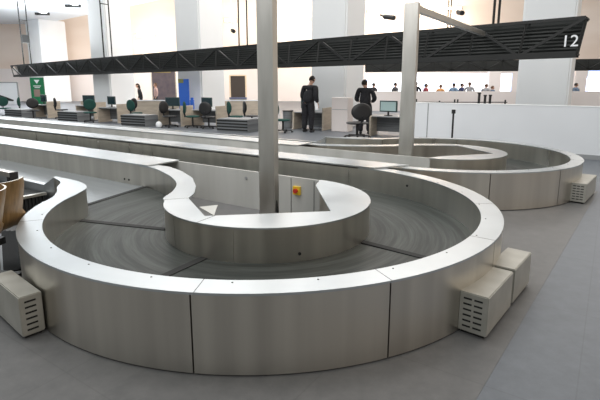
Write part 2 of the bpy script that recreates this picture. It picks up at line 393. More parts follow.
# dark low cabinet beside the straight belt, behind the plywood seats
cab = thing('low_cabinet', 'low dark ribbed cabinet with pale edge trim behind the plywood seats', 'cabinet', (C1[0], C1[1], 0), GRID)
bm = BM(); box(bm, -5.2, -2.92, -2.3, -.70, 0, .27)
obj('body', bm, 'dark', cab, smooth=False)
bm = BM()
for i in range(38):
    y = -2.29 + i*.042; box(bm, -2.92, -2.902, y, y+.022, .01, .26)
obj('ribbed_panel', bm, 'rail', cab, smooth=False)
bm = BM(); box(bm, -2.95, -2.89, -2.32, -.69, .27, .30); obj('edge_trim', bm, 'steel', cab, smooth=False)
bm = BM(); box(bm, -5.2, -2.95, -2.32, -.70, .271, .285); obj('top', bm, 'rail', cab, smooth=False)

# ------------------------------------------------------------------ vent boxes at the carousel feet
def vent_box(B, C, w, h, label, slots, cols, l=None):
    "B: floor corner of the vented end, C: floor corner at the other end of the same long side; the width runs left of B"
    B = Vector((B[0], B[1], 0)); C = Vector((C[0], C[1], 0)); l = (C-B).length; yv = (C-B).normalized()
    xv = Vector((yv.y, -yv.x, 0)); ang = math.atan2(xv.y, xv.x)
    A = B - xv*w
    t = thing('vent_box', label, 'vent box', (A.x, A.y, 0), ang, 'grey metal vent boxes at the carousel feet')
    bm = rbox(0, w, 0, l, .022, h, .006, 2); obj('housing', bm, 'box', t)
    bm = BM(); box(bm, .02, w-.02, .02, l-.02, 0, .024); obj('plinth', bm, 'dark', t, smooth=False)
    if slots:
        cw = (w-.05)/cols
        for c in range(cols):
            for r in range(slots):
                z = .06 + r*(h-.10)/(slots-1) if slots > 1 else h/2
                sb = BM(); box(sb, .03+c*cw, .03+c*cw+cw*.78, -.0015, .004, z-.006, z+.006); obj('slot', sb, 'dark', t, smooth=False)
    return t
vent_box((1.175, 2.66), (1.52, 3.08), .185, .29, 'grey vent box with twelve slots, nearest of the pair right of the carousel', 6, 2)
vent_box((1.55, 3.12), (1.845, 3.475), .185, .285, 'grey box standing just behind the slotted vent box, right side', 0, 1)
vent_box((3.845, 6.02), (4.38, 6.655), .19, .28, 'pale vent box at the foot of the far carousel', 6, 3)
vent_box((-1.665, 2.765), (-2.07, 3.115), .135, .29, 'grey vent box with one column of slots at left foot of carousel', 6, 1)

# ------------------------------------------------------------------ steel posts
def post(px, Y, w, d, z1, label, arm=None):
    c = fl(px, Y); t = thing('steel_post', label, 'post', (c.x, c.y, 0), GRID, 'brushed steel posts in the carousel islands')
    bm = rbox(-w/2, w/2, -d/2, d/2, 0, z1, .004, 1); obj('shaft', bm, 'steel_post', t)
    bm = rbox(-w/2-.06, w/2+.06, -d/2-.06, d/2+.06, 0, .02, .004, 1); obj('base_plate', bm, 'steel_post', t)
    for sx in (-1, 1):
        bm = BM(); x = sx*w/2
        v = [bm.verts.new(p) for p in ((x,-.008,.02),(x+sx*.055,-.008,.02),(x,-.008,.34),(x,.008,.02),(x+sx*.055,.008,.02),(x,.008,.34))]
        for f in ((0,1,2),(5,4,3),(0,3,4,1),(1,4,5,2),(2,5,3,0)): bm.faces.new([v[i] for i in f])
        obj('gusset', bm, 'rail', t, smooth=False)
    if arm:
        bm = rbox(-.045, .045, d/2, arm, z1-.11, z1-.01, .004, 1); obj('arm', bm, 'steel_post', t)
    return t
post(269.5, 4.98, .212, .085, 3.6, 'tall brushed steel post rising inside the near carousel')
ptop = atY(405, 3, 7.35).z
p2_ = post(404.5, 7.35, .225, .085, ptop, 'brushed steel post with a long arm inside the far carousel', arm=4.6)

# ------------------------------------------------------------------ white low wall, with its post
W0 = at(600, 160.3); 
bm = BM(); box(bm, -4.3, 6, 0, .18, 0, 1.12)
o = struct(obj('wall_right', bm, 'white', loc=(W0.x, W0.y, 0), rz=GRID, smooth=False))
bm = BM(); box(bm, -4.3, 6, -.01, .19, 1.12, 1.135); struct(obj('trim_2', bm, 'column', loc=(W0.x, W0.y, 0), rz=GRID, smooth=False))
bm = BM(); box(bm, -3.80, -3.775, -.004, 0, 0, 1.12); struct(obj('trim_3', bm, 'grey', loc=(W0.x, W0.y, 0), rz=GRID, smooth=False))
bm = BM(); box(bm, -4.3, 6, -.012, 0, 0, .1); struct(obj('baseboard_right', bm, 'grey', loc=(W0.x, W0.y, 0), rz=GRID, smooth=False))
c = fl(451, 10.7); t = thing('stanchion', 'thin black stanchion standing before the white low wall', 'stanchion', (c.x, c.y, 0))
bm = BM(); tube(bm, (0,0,.02), (0,0,.94), .022); obj('pole', bm, 'black', t)
bm = BM(); tube(bm, (0,0,.93), (0,0,1.02), .045, 14); obj('cap', bm, 'black', t)
bm = BM(); tube(bm, (0,0,0), (0,0,.025), .16, 20); obj('base', bm, 'black', t)

# ------------------------------------------------------------------ overhead sign gantry
def gantry(TR, BRt, TL, BLt, n, depth, label, bays, digits=False, rods=(), name='sign_gantry'):
    "box truss between right end (TR top, BRt bottom) and left end"
    root = thing(name, label, 'sign gantry', (0,0,0)); N_ = n*depth
    root.location = BRt; o0 = Vector(BRt)
    TR, TL, BLt = TR-o0, TL-o0, BLt-o0; BR = Vector((0,0,0))
    TL.z = TL.z; c = .045
    for nm, a, b in (('top_chord', TR, TL), ('bottom_chord', BR, BLt), ('top_chord', TR+N_, TL+N_), ('bottom_chord', BR+N_*.8, BLt+N_*.8)):
        bm = BM(); bar(bm, a, b, .06, .07 if nm == 'top_chord' else .12); obj(nm, bm, 'rail', root, smooth=False)
    for i in range(bays+1):
        f = i/bays; t = TR.lerp(TL, f); b = BR.lerp(BLt, f)
        bm = BM(); bar(bm, t, b, .035); bar(bm, t, t+N_, .035); bar(bm, b, b+N_*.8, .035); obj('strut', bm, 'rail', root, smooth=False)
        if i < bays:
            g = (i+1)/bays; t2 = TR.lerp(TL, g); b2 = BR.lerp(BLt, g)
            p, q = (t, b2) if i % 2 == 0 else (b, t2)
            bm = BM(); bar(bm, p, q, .06); obj('brace', bm, 'rail', root, smooth=False)
    # louvre blades between the two faces
    K = 9
    for k_ in range(K):
        f = (k_+.8)/(K+.6)
        a = BR.lerp(TR, f)+N_*.55; b = BLt.lerp(TL, f)+N_*.55
        bm = BM(); bar(bm, a, b, .03, .035); obj('louvre', bm, 'louvre', root, smooth=False)
    bm = BM(); e = N_*.75
    v = [bm.verts.new(p) for p in (BR+e, TR+e, TL+e, BLt+e, BR+e*1.04, TR+e*1.04, TL+e*1.04, BLt+e*1.04)]
    for f in ((0,1,2,3),(7,6,5,4),(0,4,5,1),(1,5,6,2),(2,6,7,3),(3,7,4,0)): bm.faces.new([v[i] for i in f])
    obj('mesh_panel', bm, 'gauze', root, smooth=False)
    for f, z1 in rods:
        for s_ in (0.02, .98):
            a = TR.lerp(TL, f)+N_*s_; bm = BM(); bar(bm, a, Vector((a.x, a.y, z1-o0.z)), .045); obj('hanger_rod', bm, 'rail', root, smooth=False)
        bm = BM(); zz = (4.9 if z1 > 8 else 5.2)-o0.z; a = TR.lerp(TL, f)
        bar(bm, Vector((a.x, a.y, zz)), Vector(((a+N_).x, (a+N_).y, zz)), .035); obj('cross_bar', bm, 'rail', root, smooth=False)
    if digits:
        cu = bpy.data.curves.new('number', 'FONT'); cu.body = '12'; cu.size = .34; cu.extrude = .004; cu.offset = .001; cu.align_x = 'RIGHT'
        tmp = bpy.data.objects.new('number_curve', cu); col.objects.link(tmp); bpy.context.view_layer.update()
        me = bpy.data.meshes.new_from_object(tmp.evaluated_get(bpy.context.evaluated_depsgraph_get())); bpy.data.objects.remove(tmp)
        me.materials.clear(); me.materials.append(M['paper']); tx = bpy.data.objects.new('number', me)
        dr = (TR-TL).normalized(); link(tx, root); tx.location = BR - (BLt-BR).normalized()*.0 + dr*.03 + Vector((0,0,.16)) - n*.03
        tx.rotation_euler = (PI/2, 0, math.atan2(dr.y, dr.x)); tx['label'] = 'white number 12 at the right end'
    return root
M['louvre'] = mat('louvre_grey', (.04,.043,.042), .7, .0)
M['gauze'] = mat('dark_panel', (.022,.025,.024), .8, 0)
YR, YL = 10.1, 28.6
TR = atY(586, 17.5, YR); BRt = atY(583, 54, YR); TL = atY(11, 66, YL); BLt = atY(13, 76, YL)
BLt.x = TL.x+.1; BRt.x = TR.x-.12
dirg = (TL-TR); dirg.z = 0; n = Vector((dirg.y, -dirg.x, 0)).normalized()
if n.y < 0: n = -n
def frac(px):   # fraction along the gantry seen in column px
    lo, hi = 0, 1
    for _ in range(40):
        m_ = (lo+hi)/2; P = TR.lerp(TL, m_); d = P.y*math.cos(TH)-(P.z-H)*math.sin(TH); x = 300+F*P.x/d
        if x > px: lo = m_
        else: hi = m_
    return lo
gan = gantry(TR, BRt, TL, BLt, n, .42, 'long dark louvred sign gantry numbered 12 hanging across the hall', 26, True,
       [(frac(493), 9), (frac(239), 9), (frac(104), 7), (frac(24), 7)])
a = TR.lerp(TL, frac(25)); bm = BM()
zz = 4.15
box(bm, -.02, .36, -.1, .1, -.22, .22)
o = obj('junction_box', bm, 'rail', gan, loc=(a.x-BRt.x, a.y-BRt.y, zz-BRt.z), rz=math.atan2(n.y, n.x), smooth=False)
# second, far gantry
a0 = atY(640, 59, 26); b0 = atY(640, 69, 26); a1 = atY(366, 62.5, 26); b1 = atY(366, 71, 26)
gantry(a0, b0, a1, b1, Vector((0,1,0)), .5, 'far dark truss gantry above the seated passengers', 16, False, [(.3, 12), (.7, 12)])

# ------------------------------------------------------------------ plywood beam seats at the left edge
def shell_bm(w, hgt):
    "curved plywood shell: seat running up into a back, thin, with rounded top"
    bm = BM(); prof = []
    for i in range(9): t = i/8; prof.append((-.42+t*.36, .40+.02*(1-t)**2))                         # seat
    for i in range(1, 6): a = i/5*math.radians(80); prof.append((-.06+.08*math.sin(a), .40+.08*(1-math.cos(a))))
    for i in range(1, 12): t = i/11; prof.append((.02+.075*t, .466+(hgt-.466)*t))
    nx = 12; rows = []
    for side in (0, 1):
        g = []
        for j, (y, z) in enumerate(prof):
            r = []
            for i in range(nx+1):
                f = i/nx*2-1; sc = 1 - .12*max(0, (z-hgt+.08)/.08)**2
                dy = -.05*(f*f)*(1 if z > .5 else .3)                    # dished
                r.append(bm.verts.new((f*w/2*sc, y+dy+(.014 if side else 0)*(1 if z > .45 else .2), z-(.014 if side and z <= .45 else 0))))
            g.append(r)
        rows.append(g)
    for s_ in (0, 1):
        for j in range(len(prof)-1):
            for i in range(nx): bm.faces.new((rows[s_][j][i], rows[s_][j][i+1], rows[s_][j+1][i+1], rows[s_][j+1][i]))
    rim = []
    for j in range(len(prof)-1):
        for i in (0, nx): rim.append(bm.faces.new((rows[0][j][i], rows[0][j+1][i], rows[1][j+1][i], rows[1][j][i])))
    for i in range(nx):
        for j in (0, len(prof)-1): rim.append(bm.faces.new((rows[0][j][i], rows[0][j][i+1], rows[1][j][i+1], rows[1][j][i])))
    for f in rim: f.material_index = 1
    return bm
# line of seat backs: (26,177) and (6,183) in the photograph at 0.82 m
Q1 = at(19, 176, .82); Q0 = at(-5, 182, .82)
sd = (Q0-Q1).normalized(); sang = math.atan2(sd.y, sd.x)
used = []
proto = thing('plywood_seat', 'x', 'seat', (0,0,0)); w_ = .36
obj('seat_shell', shell_bm(w_, .82), ['ply', 'bank'], proto)
bm = BM(); bar(bm, (0,-.2,.39), (0,-.2,.28), .05); obj('bracket', bm, 'black', proto, smooth=False)
for i, lab in enumerate(['plywood seat shell beside the low dark cabinet, further of the two', 'plywood seat shell cut off by the left picture edge, nearer of the two']):
    a_ = sang + (.55 if i else 0)
    q_ = Q1 if i == 0 else at(-5, 184.5, .82)
    c = q_ + Vector((math.cos(a_), math.sin(a_), 0))*w_/2
    place(proto, used, (c.x, c.y, 0), a_, lab, 'plywood seats at the left edge')
cb = Q1 + sd*.1; ce = Q1 + sd*1.25; off = Vector((-sd.y, sd.x, 0))
if off.x > 0: off = -off
bt = thing('seat_beam', 'black metal beam frame carrying the plywood seats', 'seat frame', (cb.x, cb.y, 0), sang)
sgn = 1 if Vector((math.cos(sang+PI/2), math.sin(sang+PI/2), 0)).dot(Vector((math.cos(sang+PI-PI/2), math.sin(sang+PI-PI/2),0))) > 0 else -1
ys = -.2
bm = BM(); bar(bm, (-.05, ys, .25), (1.3, ys, .25), .07, .06); obj('beam', bm, 'black', bt, smooth=False)
for x in (.12, 1.1):
    bm = BM(); bar(bm, (x, ys, .22), (x, ys, .02), .06); bar(bm, (x, ys-.3, .015), (x, ys+.3, .015), .05, .03); obj('leg', bm, 'black', bt, smooth=False)
mt = [at(-60, 232), at(17, 232), at(23, 270), at(-80, 290)]  # dark sheet laid on the floor where shade and black frame lie under the seats
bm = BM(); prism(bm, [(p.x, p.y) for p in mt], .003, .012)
o = tag(obj('ribbed_shade_sheet', bm, 'seat_shade', smooth=False), 'dark ribbed sheet standing for shade and black frame under the plywood seats', 'shade sheet')
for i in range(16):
    f = (i+.5)/16; a = mt[0].lerp(mt[1], f); b = mt[3].lerp(mt[2], f); bm = BM(); bar(bm, (a.x, a.y, .014), (b.x, b.y, .014), .02, .008); obj('rib', bm, 'greydk' if i % 6 == 0 else 'seat_shade', o, smooth=False)
# low rail beyond the belt at the far left
r0 = at(13, 172.5, .5)
t = thing('low_rail', 'short grey rail with black end standing on the low dark cabinet', 'rail', (r0.x, r0.y, .286), GRID)
bm = BM(); box(bm, -1.4, 0, -.04, .04, .155, .215); obj('beam', bm, 'steel', t, smooth=False)
bm = BM(); box(bm, 0, .03, -.045, .045, .125, .22); obj('end_cap', bm, 'black', t, smooth=False)
for x in (-.12, -1.3):
    bm = BM(); box(bm, x, x+.05, -.03, .03, 0, .155); obj('leg', bm, 'black', t, smooth=False)

# ------------------------------------------------------------------ people
def skin_obj(name, chains, m, parent, sub=2):
    "chains: list of polylines [(co, r), ...]; equal coordinates are merged so limbs join"
    verts, edges, rad, idx = [], [], [], {}
    roots = []
    for ch in chains:
        prev = None
        for co, r in ch:
            k = tuple(round(c, 4) for c in co)
            if k not in idx: idx[k] = len(verts); verts.append(co); rad.append(r)
            if prev is not None and (prev, idx[k]) not in edges: edges.append((prev, idx[k]))
            prev = idx[k]
    me = bpy.data.meshes.new(name); me.from_pydata(verts, edges, [])
    o = bpy.data.objects.new(name, me); link(o, parent)
    md = o.modifiers.new('Skin', 'SKIN'); md.use_smooth_shade = True; md.branch_smoothing = .6
    lay = me.skin_vertices[0].data if me.skin_vertices else None
    if lay is None:
        return o
    adj = {i: set() for i in range(len(verts))}
    for a, b in edges: adj[a].add(b); adj[b].add(a)
    seen = set()
    for i in range(len(verts)):
        if i in seen: lay[i].use_root = False; continue
        st = [i]; seen.add(i)
        while st:
            q = st.pop()
            for w in adj[q]:
                if w not in seen: seen.add(w); st.append(w)
        lay[i].use_root = True
    for i, r in enumerate(rad):
        lay[i].radius = (r, r) if not isinstance(r, tuple) else r
    s = o.modifiers.new('Sub', 'SUBSURF'); s.levels = sub; s.render_levels = sub
    me.materials.append(M[m] if isinstance(m, str) else m)
    return o
def ensure_skin(o): pass
def head_bm(c, yaw, pitch=0, s=1.0):
    "head with face: skull, jaw, nose, ears, eyes are small bumps"
    bm = BM(); bmesh.ops.create_uvsphere(bm, u_segments=20, v_segments=16, radius=1)
    for v in bm.verts:
        x, y, z = v.co
        w = .078*(1-.22*max(0, -z)); d = .098
        v.co = Vector((x*w, y*d - (.018 if z < -.2 and y < 0 else 0), z*.118))
    n0 = len(bm.verts)
    tube(bm, (0,-.09,.005), (0,-.122,-.03), .008, 6, .014)
    for sx in (-1, 1):
        tube(bm, (sx*.076,0,-.005), (sx*.09,.012,.0), .024, 8, .028)
    R_ = Matrix.Translation(c) @ Matrix.Rotation(yaw, 4, 'Z') @ Matrix.Rotation(pitch, 4, 'X') @ Matrix.Scale(s, 4)
    bm.transform(R_); return bm
def hair_bm(c, yaw, pitch=0, s=1.0, longh=False):
    bm = BM(); bmesh.ops.create_uvsphere(bm, u_segments=20, v_segments=14, radius=1)
    for v in bm.verts:
        x, y, z = v.co
        v.co = Vector((x*.085, y*.104+.010, z*.124+.006))
        if y < -.25 and z < .45: v.co.y = max(v.co.y, -.04)
        if z < -.1 and not longh: v.co.z = max(v.co.z, -.055); 
        if longh and z < 0 and y > -.2: v.co.z *= 1.7
    R_ = Matrix.Translation(c) @ Matrix.Rotation(yaw, 4, 'Z') @ Matrix.Rotation(pitch, 4, 'X') @ Matrix.Scale(s, 4)
    bm.transform(R_); return bm
def fingers(wr, d, side, r=.009):
    "five finger chains from the wrist wr along unit d; side = direction of the thumb"
    d = Vector(d).normalized(); s = Vector(side).normalized(); n = d.cross(s)
    ch = []; wr = Vector(wr)
    for k, (o_, L_) in enumerate(((.03,.075),(.01,.085),(-.011,.08),(-.031,.062))):
        b = wr + d*.09 + s*o_; ch.append([(tuple(wr + d*.05 + s*o_*.7), .013), (tuple(b), .011), (tuple(b+d*L_*.5+n*.008), r), (tuple(b+d*L_*.9+n*.03), r*.85)])
    b = wr + d*.035 + s*.03; ch.append([(tuple(wr+d*.02+s*.01), .014), (tuple(b+s*.012), .012), (tuple(b+s*.022+d*.035+n*.01), .010)])
    return ch
def person(loc, rz, label, P, top='suit', legs='suit', hair='hair', group=None, hands=True, skirt=False, name='person', longh=False, head=(0,0), bulk=1.0):
    """P: dict of joints in local metres (x right, y forward is -y so the figure faces -y)"""
    t = thing(name, label, 'person', loc, rz, group)
    g = lambda k: tuple(P[k])
    body = [[(g('pelvis'), .09), (g('chest'), .08), (tuple(Vector(P['chest']).lerp(Vector(P['neck']), .55)), .05), (g('neck'), .058), (g('skull'), .062)]]
    for s_ in 'LR':
        body.append([(tuple(Vector(P['chest']).lerp(Vector(P['neck']), .55)), .05), (g('sh'+s_), .035), (g('el'+s_), .032), (g('wr'+s_), .028), (g('hand'+s_), .034)])
        body.append([(g('pelvis'), .09), (g('hip'+s_), .07), (g('kn'+s_), .05), (g('an'+s_), .03)])
    o = skin_obj('body', body, 'skin', t)
    hb = head_bm(P['skull'], head[0], head[1]); h = obj('head', hb, 'skin', o)
    obj('hair', hair_bm(P['skull'], head[0], head[1], 1.0, longh), hair, h)
    if hands:
        for s_ in 'LR':
            d = Vector(P['hand'+s_])-Vector(P['wr'+s_]); sd_ = Vector((1,0,0)) if s_ == 'L' else Vector((-1,0,0))
            sd_ = Vector((0,-1,0)) if abs(d.normalized().x) > .6 or d.z < -.03 else sd_
            skin_obj('hand', fingers(P['wr'+s_], d, sd_), 'skin', t, 1)
    pc, ch, ne = Vector(P['pelvis']), Vector(P['chest']), Vector(P['neck'])
    mid = pc.lerp(ch, .5)
    jk = [[(tuple(pc+Vector((0,0,-.10))), (.135,.125)), (tuple(mid), (.155,.135)), (tuple(ch), (.165,.135)), (tuple(ch.lerp(ne, .55)), (.115,.10)), (tuple(ch.lerp(ne, .9)), (.07,.07))]]
    for s_ in 'LR':
        sh, el, wr = (Vector(P[k+s_]) for k in ('sh', 'el', 'wr'))
        jk.append([(tuple(ch.lerp(ne, .55)), (.115,.10)), (tuple(sh), .088), (tuple(sh.lerp(el, .5)), .07), (tuple(el), .062), (tuple(el.lerp(wr, .92)), .045)])
    jk = [[(c_, tuple(q*(bulk if k < 3 or abs(c_[0]) > .1 else (1+bulk)/2) for q in (r_ if isinstance(r_, tuple) else (r_, r_)))) for k, (c_, r_) in enumerate(ch_)] for ch_ in jk]
    skin_obj('jacket', jk, top, t)
    tr = [[(tuple(pc+Vector((0,0,.05))), .10), (tuple(Vector(P['hip'+s_])), .092), (tuple(Vector(P['hip'+s_]).lerp(Vector(P['kn'+s_]), .5)), .093), (g('kn'+s_), .075), (tuple(Vector(P['kn'+s_]).lerp(Vector(P['an'+s_]), 1.05)), .058)] for s_ in 'LR']
    tr = [[(c_, r_*bulk) for c_, r_ in ch_] for ch_ in tr]; skin_obj('trousers', tr, legs, t)
    for s_ in 'LR':
        a = Vector(P['an'+s_]); bm = BM(); bmesh.ops.create_uvsphere(bm, u_segments=12, v_segments=8, radius=1)
        for v in bm.verts:
            v.co = Vector((v.co.x*.048, v.co.y*.13-.05, max(v.co.z, -.7)*.06+.042))
        bm.transform(Matrix.Translation((a.x, a.y, 0))); obj('shoe', bm, 'black', t)
    return t
def stand(h=1.75, lean=0, twist=0):
    k = h/1.75
    P = dict(pelvis=(0,0,.96), chest=(0,-lean*.45,1.30), neck=(0,-lean*.75,1.48), skull=(0,-lean*1.0-.01,1.63),
        shL=(-.19,-lean*.6,1.41), shR=(.19,-lean*.6,1.41), elL=(-.25,-lean*.5+.03,1.12), elR=(.25,-lean*.5+.03,1.12),
        wrL=(-.25,-lean*.5-.08,.88), wrR=(.25,-lean*.5-.08,.88), handL=(-.25,-lean*.5-.11,.80), handR=(.25,-lean*.5-.11,.80),
        hipL=(-.10,0,.88), hipR=(.10,0,.88), knL=(-.11,-.02,.49), knR=(.11,-.02,.49), anL=(-.12,.02,.09), anR=(.12,.02,.09))
    return {a: tuple(c*k for c in b) for a, b in P.items()}
# man reading papers: back towards us, turned to the right, head bowed
P = stand(1.80, .16); P['elR'] = (.27,-.08,1.13); P['wrR'] = (.20,-.28,.98); P['handR'] = (.18,-.36,.97); P['elL'] = (-.28,.02,1.16); P['wrL'] = (-.27,-.08,.94); P['handL'] = (-.26,-.11,.86)
P['skull'] = (0,-.22,1.69); P['neck'] = (0,-.13,1.53)
c = fl(308, 15.6)
man1 = person((c.x, c.y, 0), math.radians(146), 'standing man in a black suit with bowed head holding white papers', P, head=(0, .45), bulk=1.25); man1.scale = (1.15, 1.15, 1.03)
pw = Matrix.Rotation(math.radians(146), 4, 'Z')@Vector((-.06,-.40,1.0))
bm = BM(); box(bm, -.06, .06, -.003, .003, -.15, .15)
o = obj('paper_sheet', bm, 'paper', loc=(c.x+.27, c.y-.17, .90), rz=math.radians(28), smooth=False); o.rotation_euler[0] = -.25
tag(o, 'white sheet of paper held by the standing man in black', 'paper')
P = stand(1.76, .10); P['skull'] = (.03,-.13,1.62); P['elR'] = (.27,-.12,1.12); P['wrR'] = (.22,-.34,1.05); P['handR'] = (.2,-.42,1.04)
P['elL'] = (-.28,-.05,1.12); P['wrL'] = (-.2,-.28,1.02); P['handL'] = (-.18,-.36,1.01)
c = fl(364.5, 15.0)
man2 = person((c.x, c.y, 0), math.radians(172), 'man in a black suit seen from behind, standing at a desk with screen', P, head=(-.7, .15), bulk=1.25); man2.scale = (1.08, 1.08, 1)
# people behind the pink parapet and between the desks
def cloth(n, c): return mat(n, c, .9)
CL = {'navy': (.02,.03,.09), 'black': (.015,.015,.02), 'blue': (.16,.24,.34), 'red': (.25,.04,.05), 'orange': (.6,.3,.12), 'greyc': (.3,.3,.31), 'slate': (.10,.14,.2), 'pinkc': (.5,.33,.3), 'char': (.05,.05,.055)}
CM = {k: cloth('cloth_'+k, v) for k, v in CL.items()}
HB = mat('brown_hair', (.1,.05,.025), .8)
far = [(373, 30, 'black', 1.66, 'small passenger in black, leftmost of those above the parapet'), (394.5, 31, 'char', 1.68, 'small passenger in charcoal, half hidden by the left of the armed post'),
       (415, 30, 'black', 1.72, 'passenger in black just right of the armed post'), (425, 31, 'red', 1.6, 'passenger in dark red, second right of the armed post'),
       (439.5, 31, 'orange', 1.55, 'passenger in orange behind the parapet'), (452.5, 30, 'blue', 1.65, 'passenger in pale blue, left of the navy one'),
       (460.5, 31.2, 'navy', 1.64, 'passenger in navy between the pale blue and grey ones'), (468, 30, 'greyc', 1.72, 'passenger in grey, right of the navy one'),
       (573.5, 30, 'slate', 1.66, 'lone passenger right of the large right column')]
for px, Y, cl, hh, lab in far:
    c = fl(px, Y); person((c.x, c.y, 0), PI*.8+random.uniform(-.9, .9), lab, stand(hh), CM[cl], CM['char'], HB if cl in ('orange', 'greyc') else 'hair', 'passengers behind the parapet', hands=False).scale = (1.25, 1.25, 1)
for px, hh, lab in [(477.5, 1.22, 'leftmost'), (483.5, 1.12, 'middle'), (488.5, 1.12, 'rightmost')]:
    c = fl(px, 21 + (hh < 1.2)*(px-483)*.05); t = thing('bollard', 'dark slim bollard before the pink parapet, %s of three' % lab, 'bollard', (c.x, c.y, 0), 0, 'three dark bollards')
    bm = BM(); tube(bm, (0,0,.03), (0,0,hh-.06), .055, 12); obj('pole', bm, 'black', t)
    bm = BM(); tube(bm, (0,0,hh-.06), (0,0,hh), .075, 12); obj('cap', bm, 'rail', t)
    bm = BM(); tube(bm, (0,0,0), (0,0,.03), .13, 16); obj('base', bm, 'black', t)
for px, Y, cl, hh, lab in [(484.5, 31, 'greyc', 1.6, 'small passenger in grey above the middle bollard'), (491, 32.3, 'slate', 1.45, 'small passenger in slate above the rightmost bollard')]:
    c = fl(px, Y); person((c.x, c.y, 0), PI*.8+random.uniform(-.9, .9), lab, stand(hh), CM[cl], CM['char'], HB, 'passengers behind the parapet', hands=False).scale = (1.25, 1.25, 1)
P = stand(1.62, .14)
c = fl(142, 26.0); person((c.x, c.y, 0), math.radians(-70), 'stooping person in black behind the low partition', P, longh=True, head=(0, .5), hands=False)
c = fl(157, 27.4); person((c.x, c.y, 0), math.radians(-60), 'person in pale pink top standing before the plum door panel', stand(1.66), CM['pinkc'], CM['char'], HB, hands=False)

# ------------------------------------------------------------------ parapet, windows, far fittings
c0, c1 = fl(364, 28), fl(660, 28)
bm = BM(); box(bm, c0.x, c1.x, 28, 28.2, 0, 1.17); struct(obj('wall_parapet', bm, 'pink', smooth=False))
i = 1
for px0, px1, y0, y1, m in [(367, 509, 73.5, 100, 'window'), (574, 640, 77, 100, 'window'), (574, 640, 69, 76.5, 'window_blue')]:
    a = atY(px0, y0, 36); b = atY(px1, y1, 36); zt = a.z; zb = max(b.z, .2)
    bm = BM(); box(bm, a.x, b.x, 36, 36.1, zb, zt); w = struct(obj('window_%d' % i, bm, m, smooth=False)); i += 1
    bm = BM(); nf = 5
    for q in range(nf+1):
        x = a.x + (b.x-a.x)*q/nf; box(bm, x-.05, x+.05, 35.9, 36, zb, zt)
    box(bm, a.x, b.x, 35.9, 36, zt-.08, zt); obj('window_frame', bm, 'window_blue' if m == 'window' else 'column', w, smooth=False)
# warm pier behind the parapet
for px in (493, 578):
    c = fl(px, 34.0); bm = BM(); box(bm, c.x-.42, c.x+.42, 34, 34.3, 0, 3); struct(obj('column', bm, 'pink', smooth=False))
# dark queue rail seen over the white wall
ca, cb_ = fl(402, 17), fl(505, 17)
t = thing('queue_rail', 'thin dark queue rail seen above the white low wall', 'rail', (ca.x, 17, 0))
Lr = cb_.x-ca.x; bm = BM(); box(bm, 0, Lr, -.02, .02, .93, .96); obj('beam', bm, 'rail', t, smooth=False)
for px, hh in ((404, 1.12), (415, 1.06), (438, 1.0), (453, 1.05), (456, 1.05), (503, 1.03)):
    x = fl(px, 17).x-ca.x; bm = BM(); tube(bm, (x, 0, 0), (x, 0, hh), .03, 8); obj('rail_post', bm, 'black', t)

# plum door panel, blue banner, dark window, green banner
def board(name, px0, px1, y0, Y, m, label, cat, zb=0, extra=None, group=None):
    a = atY(px0, y0, Y); b = atY(px1, y0, Y); t = thing(name, label, cat, ((a.x+b.x)/2, Y, 0), 0, group); w = b.x-a.x
    bm = BM(); box(bm, -w/2, w/2, 0, .06, zb, a.z); obj('panel', bm, m, t, smooth=False); return t, w, a.z
t, w, zt = board('door_panel', 151.5, 174.5, 69, 30, 'purple', 'plum coloured door panel with a yellowish sign strip on top', 'door panel')
bm = BM(); box(bm, -w/2+.12, w/2-.25, -.01, 0, zt-.24, zt-.1); obj('sign_strip', bm, 'yellowdull', t) if 'yellowdull' in M else obj('sign_strip', bm, mat('ochre_strip', (.35,.26,.09), .6), t)
bm = BM(); box(bm, -w/2-.05, -w/2, -.02, .07, 0, zt+.05); box(bm, w/2, w/2+.05, -.02, .07, 0, zt+.05); box(bm, -w/2, w/2, -.02, .07, zt, zt+.05); obj('door_frame', bm, 'beige', t, smooth=False)
t, w, zt = board('banner_stand', 178, 188.5, 79, 19.3, 'blue', 'blue stand-up banner beside the plum door panel', 'banner')
bm = BM(); box(bm, -w/2, 0, -.004, .0, zt-.16, zt); obj('corner_patch', bm, mat('olive_patch', (.2,.22,.08), .6), t, smooth=False)
bm = BM(); box(bm, -w/2-.05, w/2+.05, -.15, .2, 0, .04); obj('foot', bm, 'grey', t, smooth=False)
bm = BM(); box(bm, w/2+.07, w/2+.2, -.2, .0, 0, .95); box(bm, w/2+.08, w/2+.19, -.15, -.05, .95, 1.05); 
o = obj('info_kiosk', bm, 'blue', loc=t.location, smooth=False); tag(o, 'low dark blue kiosk right of the blue banner', 'kiosk')
t, w, zt = board('window_hatch', 230.5, 245, 76, 33, mat('dark_hatch', (.06,.045,.035), .4), 'dark brown window hatch in the back wall right of the blue banner', 'window hatch', zb=.65)
bm = BM(); box(bm, -w/2-.1, w/2+.1, -.2, .08, .55, .68); obj('sill', bm, 'slatesill', t) if 'slatesill' in M else obj('sill', bm, mat('blue_grey_sill', (.12,.13,.2), .5), t, smooth=False)
bm = BM(); box(bm, -w/2-.1, -w/2, -.06, .08, .68, zt+.06); box(bm, w/2, w/2+.1, -.06, .08, .68, zt+.06); box(bm, -w/2, w/2, -.06, .08, zt, zt+.08); obj('hatch_frame', bm, mat('cream_frame', (.8,.62,.42), .5), t, smooth=False)
bm = BM(); box(bm, -w/2-.1, w/2+.1, -.02, .06, 0, .55); obj('wall_base', bm, 'beige', t, smooth=False)
t, w, zt = board('banner_stand', 29.5, 43, 77.5, 24.8, 'green', 'green stand-up banner with white arrow at far left', 'banner')
bm = BM(); v = [bm.verts.new(p) for p in ((-.15,-.008,zt-.12), (.15,-.008,zt-.12), (.0,-.008,zt-.33), (-.15,0,zt-.12), (.15,0,zt-.12), (.0,0,zt-.33))]
